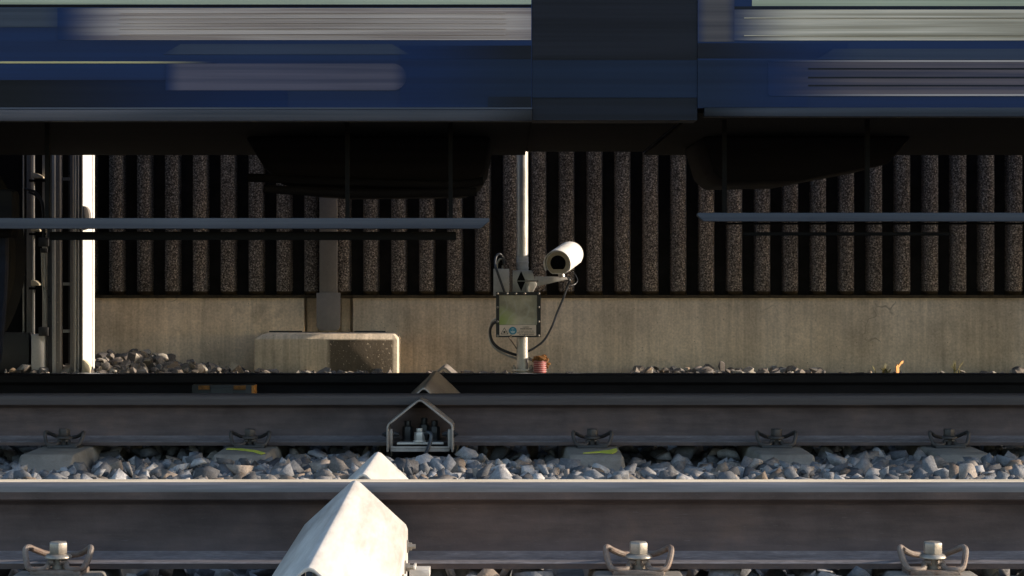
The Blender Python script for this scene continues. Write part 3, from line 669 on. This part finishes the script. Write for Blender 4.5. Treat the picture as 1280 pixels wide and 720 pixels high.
cd = thing('conduit', 'red corrugated conduit end with rusty foam beside the pole foot', 'conduit', P(675, 462, YP-.03))
c0, c1_ = P(675.0, 474, YP-.03), P(674.5, 450.5, YP-.03); axc = (c1_-c0); L = axc.length
mb = MB(); nr = 9
for k in range(nr):
    h0, h1 = L*k/nr, L*(k+1)/nr
    mb.mat(0).lathe(c0, axc, [(.0285, h0), (.0285, h0+(h1-h0)*.45)], 24)
    mb.mat(k % 2 if k < 0 else 1).lathe(c0, axc, [(.0288, h0+(h1-h0)*.42), (.0335, h0+(h1-h0)*.55), (.0335, h0+(h1-h0)*.85), (.0288, h1)], 24)
mb.build('corrugated_pipe', ['red', 'pipe_w'], cd, smooth=25)
mb = MB()
for k in range(26): q = P(675+rng.normal()*4.0, 448.5+rng.normal()*1.6, YP-.03); q.y += rng.normal()*.015; vs, fs = SHARP[k % 30]; mb.add([q+Vector(v)*.034 for v in vs], fs)
for k in range(9): q = P(682.5+rng.normal()*1, 452+k*.9, YP-.03); vs, fs = SHARP[k]; mb.add([q+Vector(v)*.022 for v in vs], fs)
mb.build('foam_plug', 'rust', cd, sharp=True)

# ------------------------------------------------------------------ equipment rack at left
YE = 11.0
rk = thing('equipment_rack', 'tall dark equipment cabinet with a glaring white rounded edge at far left', 'cabinet', (px(60, YE), YE, .05))
zlo, zhi = .0, 2.3
def vpost(a, b, d, name, mat, dy=0, bev=.002, y0=None, y1=None): return MB().box(px(a, YE), px(b, YE), YE+dy, YE+dy+d, zlo if y1 is None else pz(y1, YE), zhi if y0 is None else pz(y0, YE)).build(name, mat, rk, bevel=bev)
xw0, xw1 = px(102.5, YE), px(115, YE); rw_ = xw1-xw0
for a, b in ((zlo, pz(290.6, YE)), (pz(289.6, YE), zhi)):
    mb = MB(); arc = [(xw0, YE+.004), (xw0+.004, YE), (xw0+rw_*.80, YE+.030), (xw0+rw_*.84, YE+.038), (xw1-.0015, YE+.040), (xw1, YE+.043)]
    mb.prism(arc+[(xw1, YE+.07), (xw0, YE+.07)], 'z', a, b); mb.build('door_edge', 'white', rk, smooth=30)
mb = MB(); cx, cy = 104.5, 272.5; pts = [(px(cx, YE), pz(cy+15, YE)), (px(cx, YE), pz(cy-15, YE))]+[(px(cx+9*math.cos(t)**.7, YE), pz(cy-15*math.sin(t), YE)) for t in np.linspace(1.4, -1.4, 12)]
mb.prism(pts, 'y', YE-.03, YE+.02); mb.build('handle', 'plate', rk, bevel=.004)
mb = MB(); mb.prism([(px(a, YE), pz(b, YE)) for a, b in ((104, 470), (104, 449), (108, 451), (112.5, 456), (114, 460), (114, 470))], 'y', YE-.03, YE+.02); mb.build('foot_cap', 'cream', rk, bevel=.003)
vpost(92.5, 95.2, .05, 'frame_profile', 'galv', .0); vpost(96.0, 98.4, .05, 'frame_profile', 'grey_box', .012); vpost(99.2, 102.2, .05, 'frame_profile', 'plate', .02)
fl = vpost(87, 92.2, .03, 'flange', 'plate', .01); fl2 = vpost(69.5, 77, .03, 'flange', 'plate', .0); vpost(64.5, 69.2, .03, 'flange', 'grey_box', .012); vpost(58, 64.2, .03, 'flange', 'cable', .02)
for k in range(13):
    y = 177+k*25.1
    for xx, pr_, dy in ((72, fl2, 0), (91, fl, .01)):
        mb = MB(); mb.lathe(P(xx, y, YE+dy), (0, -1, 0), [(.0042, 0), (.004, .002), (.002, .003)], 8); mb.build('rivet', 'bolt', pr_)
for y in (223.5, 294, 355, 414): MB().pbox(77.2, 86.8, y-1.8, y+1.8, YE+.04, .03).build('rung', 'grey_box', rk)
vpost(77.5, 86.5, .02, 'inner_panel', 'cable', .16, 0)
vpost(47.5, 55.5, .04, 'upright', 'galv', .10); vpost(35.5, 38, .03, 'upright', 'grey_box', .09); vpost(21, 23, .03, 'upright', 'galv', .13)
vpost(26, 35, .03, 'upright', 'plate', .13)
for y, w in ((219, 13), (286, 9), (354, 8)):
    mb = MB(); mb.prism([(px(37.5, YE), pz(y+3.2, YE)), (px(37.5, YE), pz(y-4, YE)), (px(37.5+w*.5, YE), pz(y-2.6, YE)), (px(37.5+w, YE), pz(y+1, YE)), (px(37.5+w, YE), pz(y+3.2, YE))], 'y', YE+.02, YE+.13); mb.build('shelf_bracket', 'cream', rk, bevel=.001)
    MB().pbox(36, 57, y+5, y+8, YE+.05, .08).build('shelf', 'blackm', rk)
MB().pbox(48, 60.5, 297, 308, YE-.02, .09).build('connector_box', 'black', rk, bevel=.003); MB().pbox(50, 59.5, 310, 316, YE-.01, .08).build('connector_box', 'black', rk, bevel=.003)
MB().pbox(48, 60, 409, 420, YE-.02, .09).build('connector_box', 'black', rk, bevel=.003)
for q in ([(30, 236), (44, 240), (52, 251), (54, 262), (54, 297)], [(36, 240), (47, 246), (53, 258), (55.5, 300)]):
    mb = MB(); mb.tube([P(a, b, YE+.05) for a, b in q], .006); mb.build('cable', 'black', rk)
for q in ([(56.5, 316), (56.5, 360), (57, 405)], [(52, 316), (53, 350), (55, 376)]):
    mb = MB(); mb.tube([P(a, b, YE+.03) for a, b in q], .0035); mb.build('cable', 'galv', rk)
MB().pbox(39, 56, 418, 470, YE+.0, .10).build('terminal_cabinet', 'grey_box', rk, bevel=.004)
MB().pbox(-60, 36, 416, 470, YE+.02, .10).build('terminal_cabinet', 'black', rk, bevel=.004)
MB().box(px(-170, YE), px(92, YE), YE+.20, YE+.22, zlo, zhi).build('back_wall', 'blackm', rk)
MB().box(px(-170, YE), px(92, YE), YE+.0, YE+.199, zhi-.03, zhi).build('top_panel', 'plate', rk)
MB().box(px(-172, YE), px(-170, YE), YE+.0, YE+.22, zlo, zhi).build('side_panel', 'plate', rk)

# ------------------------------------------------------------------ weeds at the wall foot
def blade(mb, b, tip, w, bend=.3):
    b, tip = Vector(b), Vector(tip); m = (b+tip)/2+Vector((0, 0, (tip-b).length*bend)); s = Vector((w, 0, 0)); d = Vector((0, w*.6, 0))
    mb.add([b-s*.5, b+s*.5, m+s+d, m-s-d, tip], [(0, 1, 2, 3), (3, 2, 4)])
lf = MB(); Yf = 10.9
def leafpts(pts): # blade turned towards the right
    return [(px(1121, Yf)+(px(a, Yf)-px(1121, Yf))*.85, Yf+(px(a, Yf)-px(1121, Yf))*1.1, pz(b, Yf)) for a, b in pts]
for pts in (((1119.2, 468), (1118.6, 458.5), (1121, 455.0), (1123.4, 457.8), (1124.4, 462), (1123.8, 468)), ((1121.8, 458), (1127, 453.2), (1129.6, 451.2), (1132.4, 451.6), (1131.6, 454.4), (1128, 455.4), (1123.5, 460))):
    q = leafpts(pts); lf.loft([q, [(x+.003, y-.003, z) for x, y, z in q]])
tag(lf.build('dry_leaf', 'leaf', loc=(px(1121, Yf), Yf, pz(468, Yf))), 'bright orange dry leaf standing at the wall foot on the right', 'leaf')
for cx, n, lb, m in ((1106, 14, 'low yellowish weed tuft left of the orange leaf', 'weed'), (1195, 8, 'thin brown grass tuft right of the orange leaf', 'weed')):
    mb = MB()
    for k in range(n):
        b = P(cx+rng.normal()*3.5*(n/14), 467, Yf); tp = b+Vector((rng.normal()*.02, rng.normal()*.02, rng.uniform(.02, .055 if n > 10 else .075))); blade(mb, b, tp, .0035, .05)
    tag(mb.build('weed', m, loc=P(cx, 467, Yf)), lb, 'weed', 'weeds at the wall foot')

# ------------------------------------------------------------------ train
YF = 10.086
XL, XR = px(665, YT), px(872, YT)
def tpanel(a, b, y0, y1, name, mat, parent, proud=.004, cut=None, bev=0):
    proud = proud*.5 if proud > .0012 else proud
    Y = YT-proud; x0, x1 = px(a, YT), px(b, YT); z0, z1 = pz(y1, YT), pz(y0, YT)
    pts = [(x0, z0), (x1, z0), (x1, z1), (x0, z1)]
    if cut == 'trap': pts = [(x0+.05, z0), (x1-.05, z0), (x1, z0+.010), (x1-.05, z1), (x0+.05, z1), (x0, z0+.010)] if False else [(x0, z0), (x1, z0), (x1-.055, z1), (x0+.055, z1)]
    if cut == 'round':
        r = (z1-z0)/2; pts = [(x0, z0), (x1-r, z0)]+[(x1-r+r*math.sin(t), z0+r-r*math.cos(t)) for t in np.linspace(.2, math.pi-.2, 12)]+[(x1-r, z1), (x0, z1)]
    return MB().prism(pts, 'y', Y, YT-.0005).build(name, mat, parent, bevel=bev)
def fm(name, a, b, xa, xb, fade, sz=60, rough=.45): return streak_mat(name, a, b, sz, rough, BL2, px(xa, YT), px(xb, YT), fade)
def shell(x0, x1, parent):
    zc = 3.8; z0 = 1.098
    pr_ = [(YT, z0), (YT, 2.9), (YT+.06, 3.2), (YT+.25, 3.52), (YT+.6, 3.7), (YT+1.43, zc), (YF-.6, 3.7), (YF-.25, 3.52), (YF-.06, 3.2), (YF, 2.9), (YF, z0)]
    MB().prism(pr_, 'x', x0, x1).build('body', 't_blue', parent)
    MB().box(x0, x1, YT+.06, YF-.03, z0-.012, z0-.001).build('floor_pan', 't_black', parent)
MID = (px(400, YT), (YT+YF)/2, .172)
tl = thing('passenger_coach', 'dark blue coach with long cream side panel, left of the dark gap', 'train', (0, 0, 0), 'coaches of the passing train')
shell(-26, XL, tl)
tpanel(-400, 664, -60, 5.5, 'window_band', 'pale_green', tl, .003)
for k in range(12):
    x1 = XL-.9-k*2.05; MB().box(x1-1.5, x1, YT-.008, YT-.001, 1.62, 2.5).build('window', 'glass', tl, bevel=.003)
M['tp1'] = fm('cream_left', (.27, .21, .185), (.50, .42, .375), 72, 742, .28, 75)
M['tp2'] = fm('bluegrey_left', (.026, .038, .070), (.036, .050, .088), 195, 520, .08)
M['tp3'] = fm('mauve_left', (.052, .052, .086), (.092, .085, .122), 205, 512, .06)
vg = tpanel(72, 664, 10, 50, 'side_grille', 'tp1', tl, .003)
for y in (16.5, 23, 29, 36, 43): 
    M['tps'] = M.get('tps') or streak_mat('grille_slat', (.15, .115, .10), (.26, .21, .18), 60, .5, (.43, .35, .31), px(150, YT), px(632, YT), .7)
    MB().box(px(150, YT), px(632, YT), YT-.0046, YT-.0031, pz(y+.5, YT), pz(y-.3, YT)).build('slat', 'tps', vg)
M['tp0'] = fm('bluegrey_end', (.028, .038, .058), (.045, .056, .080), -400, 95, .12)
tpanel(-300, 95, 9.5, 34, 'side_panel', 'tp0', tl, .0026)
tpanel(-300, 664, 6.3, 8.6, 'dark_strip', 't_black', tl, .005)  # dark strip along the bottom of the window band
tpanel(100, 400, 45.5, 48.2, 'dark_strip', 't_black', tl, .0135) if False else None
tpanel(204, 512, 55, 68, 'fairing_panel', 'tp2', tl, .004, 'trap')
tpanel(207, 508, 79.5, 113, 'lower_panel', 'tp3', tl, .005, 'round')
tpanel(-400, 270, 76.8, 79.2, 'yellow_line', 't_yellow', tl, .0035)
M['tdk'] = streak_mat('coach_dark', (.0035, .004, .006), (.007, .008, .011), 40, .6, BL2, px(-600, YT), px(360, YT), .9)
tpanel(-400, 360, 100, 134, 'skirt_shade', 'tdk', tl, .003)  # shade low on the coach side painted as a dark fading panel
MB().box(-26, XL, YT-.012, YT+.05, pz(151.5, YT), pz(137, YT)).build('sill', 't_sill_l', tl, bevel=.003)
MB().box(-26, XL, YT-.010, YT+.03, pz(136.6, YT), pz(134.6, YT)).build('sill_trim', 't_bar', tl)
tr = thing('passenger_coach', 'dark blue coach with yellowish white side panel, right of the dark gap', 'train', (0, 0, 0), 'coaches of the passing train')
shell(XR, 45, tr)
tpanel(940, 2200, -60, 7.5, 'window_band', 'pale_green', tr, .003)
for k in range(14):
    x1 = XR+.9+k*2.05; MB().box(x1, x1+1.5, YT-.008, YT-.001, 1.62, 2.5).build('window', 'glass', tr, bevel=.003)
M['tq1'] = fm('cream_right', (.32, .28, .21), (.60, .53, .43), 900, 4000, .28, 80)
M['tq3'] = fm('mauve_right', (.05, .048, .075), (.12, .098, .112), 955, 4000, .35, 55)
M['tq4'] = fm('line_right', (.28, .25, .25), (.42, .37, .36), 960, 4000, .5, 20)
M['tq5'] = fm('col_right', (.06, .055, .064), (.10, .09, .095), 866, 925, .05, 40)
tpanel(872, 918, -60, 52, 'end_panel', 'tq5', tr, .003)
vg = tpanel(918, 2200, 12, 50.5, 'side_grille', 'tq1', tr, .003)
M['tqs'] = streak_mat('grille_slat_right', (.12, .105, .075), (.24, .21, .15), 60, .5, (.50, .44, .34), px(930, YT), px(4000, YT), .5)
for y in (22.5, 44.5): MB().box(px(930, YT), px(2200, YT), YT-.0046, YT-.0031, pz(y+.6, YT), pz(y-.4, YT)).build('slat', 'tqs', vg)
tpanel(918, 2200, 8, 11.4, 'dark_strip', 't_navy', tr, .004)
M['tp2r'] = fm('bluegrey_right', (.022, .034, .066), (.032, .046, .082), 1010, 4000, .2)
tpanel(1020, 2200, 61, 74.5, 'fairing_panel', 'tp2r', tr, .006, 'trap')
tpanel(960, 2200, 77, 118.6, 'lower_panel', 'tq3', tr, .005)
for y in (76.3, 118.8): tpanel(962, 2200, y-1, y+1.2, 'trim_line', 'tq4', tr, .0075)
for y in (86, 97, 107): tpanel(1010, 2200, y-1, y+1.1, 'dark_line', 't_navy', tr, .0066)
MB().box(px(880, YT), 45, YT-.012, YT+.05, pz(146, YT), pz(134.6, YT)).build('sill', 't_sill_r', tr, bevel=.003)
M['tsr'] = streak_mat('dark_band_right', (.004, .006, .011), (.007, .009, .016), 40, .6, BL2, px(600, YT), px(1060, YT), .5); tpanel(872, 1060, 54, 73, 'dark_band', 'tsr', tr, .002)
# gangway joins the coaches; it belongs to the left one
M['tgw'] = streak_mat('bellows_rubber', (.005, .006, .010), (.012, .014, .022), 34, .6)
M['tg'] = streak_mat('fairing_blue', (.0045, .012, .032), (.007, .018, .046), 30, .5)
MB().box(XL+.0008, XR-.0008, YT+.0012, YF-.03, pz(75, YT), 3.4).build('gangway_bellows', 'tgw', tl)
MB().box(XL+.003, XR-.003, YT+.31, YF-.04, 1.10, pz(75, YT)-.003).build('gangway_floor', 't_black', tl)
MB().box(XL+.0008, XR-.0008, YT+.001, YT+.30, pz(122, YT), pz(75.2, YT)).build('gangway_skirt', 'tg', tl)
MB().box(XL+.0008, XR-.0008, YT+.004, YT+.16, pz(150, YT), pz(122.2, YT)).build('coupler_cover', 't_navy', tl)
M['tsl'] = streak_mat('dark_band_left', (.004, .006, .011), (.007, .009, .016), 40, .6, BL2, px(500, YT), px(1200, YT), .4); tpanel(500, 664, 57, 74, 'dark_band', 'tsl', tl, .0036)
M['tel'] = streak_mat('end_skirt_left', (.0045, .012, .032), (.007, .018, .046), 30, .5, BL2, px(500, YT), px(1200, YT), .40); tpanel(500, 664, 74.2, 134, 'end_skirt', 'tel', tl, .0036)
M['ter'] = streak_mat('end_skirt_right', (.0045, .012, .032), (.007, .018, .046), 30, .5, BL2, px(300, YT), px(1010, YT), .34); tpanel(872, 1010, 75, 134, 'end_skirt', 'ter', tr, .0036)
M['tll'] = streak_mat('end_base_left', (.003, .0045, .009), (.005, .007, .013), 30, .5, (.0058, .015, .039), px(560, YT), px(1200, YT), .26); tpanel(610, 664, 121, 134, 'end_base', 'tll', tl, .006)
# equipment slung under the floor
M['t_box'] = streak_mat('underfloor_dust', (.006, .005, .005), (.013, .011, .012), 20, .85)
def under(pts, Y, d, parent, name='equipment_box', mat='t_box'):
    q = [(px(a, Y), pz(b, Y) if b > 190 else 1.085) for a, b in pts]
    MB().prism(q, 'y', Y, Y+d).build(name, mat, parent, bevel=.012)
under(((306, 180), (330, 210), (352, 230), (372, 237), (420, 240), (575, 238), (596, 228), (606, 210), (614, 180)), 8.6, 1.0, tl)
under(((-700, 180), (-700, 205), (-105, 205), (-90, 180)), 8.3, 1.2, tl)
under(((878, 180), (892, 216), (906, 228), (998, 226), (1060, 214), (1110, 205), (1140, 180)), 8.6, .9, tr)
for q in (((310, 222), (420, 226), (560, 230), (604, 226)), ((330, 236), (450, 242), (596, 240))):
    mb = MB(); mb.tube([P(a, b, 8.52) for a, b in q], .016); mb.build('air_pipe', 't_box', tl)
YRB = 7.55
def bar(a, b, y0, y1, parent, hang, low=None):
    e0, e1 = (0, 12) if b < 700 else (8, 0)
    MB().prism([(px(u, YRB), pz(w, YRB)) for u, w in ((a, y0), (b, y0), (b, y0+4), (b-e1, y1), (a+e0, y1), (a, y0+4 if e0 else y1))], 'y', YRB, YRB+.05).build('guard_bar', 't_bar', parent, bevel=.003)
    for h in hang: MB().box(px(h, YRB), px(h, YRB)+.014, YRB+.052, YRB+.075, pz((y0+y1)/2, YRB), 1.09).build('hanger', 't_black', parent)
    for l0, l1, m, aa, bb in low: MB().box(px(aa, YRB+.06), px(bb, YRB+.06), YRB+.08, YRB+.11, pz(l1, YRB+.06), pz(l0, YRB+.06)).build('brake_pipe', m, parent, bevel=.004)
bar(-900, 612, 272.5, 286.0, tl, (-200, 52, 430, 560), ((289.5, 300, 't_black', 60, 570), (291.5, 293.6, 't_barlow', 118, 460)))
bar(872, 2400, 265.8, 276.8, tr, (905, 1085, 1330), ((278, 280.5, 't_black', 900, 2000), (290, 294.5, 't_black', 930, 1190)))
# bogie wheel at the left edge
def wheel(xc, parent):
    zc = .172+.46; w = MB()
    w.lathe((xc, Y2-.062, zc), (0, 1, 0), [(.05, -.03), (.11, -.028), (.12, .02), (.36, .03), (.40, -.002), (.445, .0), (.460, .02), (.4605, .10), (.490, .125), (.487, .14), (.44, .142), (.12, .10), (.1, .12)], 64)
    return w.build('wheel', 't_black', parent, smooth=30)
for xc in (px(-152, Y2), px(-152, Y2)-2.5): wheel(xc, tl)
MB().box(px(-152, Y2)-3.1, px(18, 7.66), 7.64, 7.76, .70, .86).build('bogie_frame', 't_black', tl, bevel=.02)
mb = MB(); mb.tube([(px(5, 7.7), 7.7, .75), (px(4, 7.75), 7.75, .55), (px(-6, 7.8), 7.83, .30), (px(-14, 7.85), 7.88, .20)], .016); mb.build('sand_pipe', 't_navy', tl)
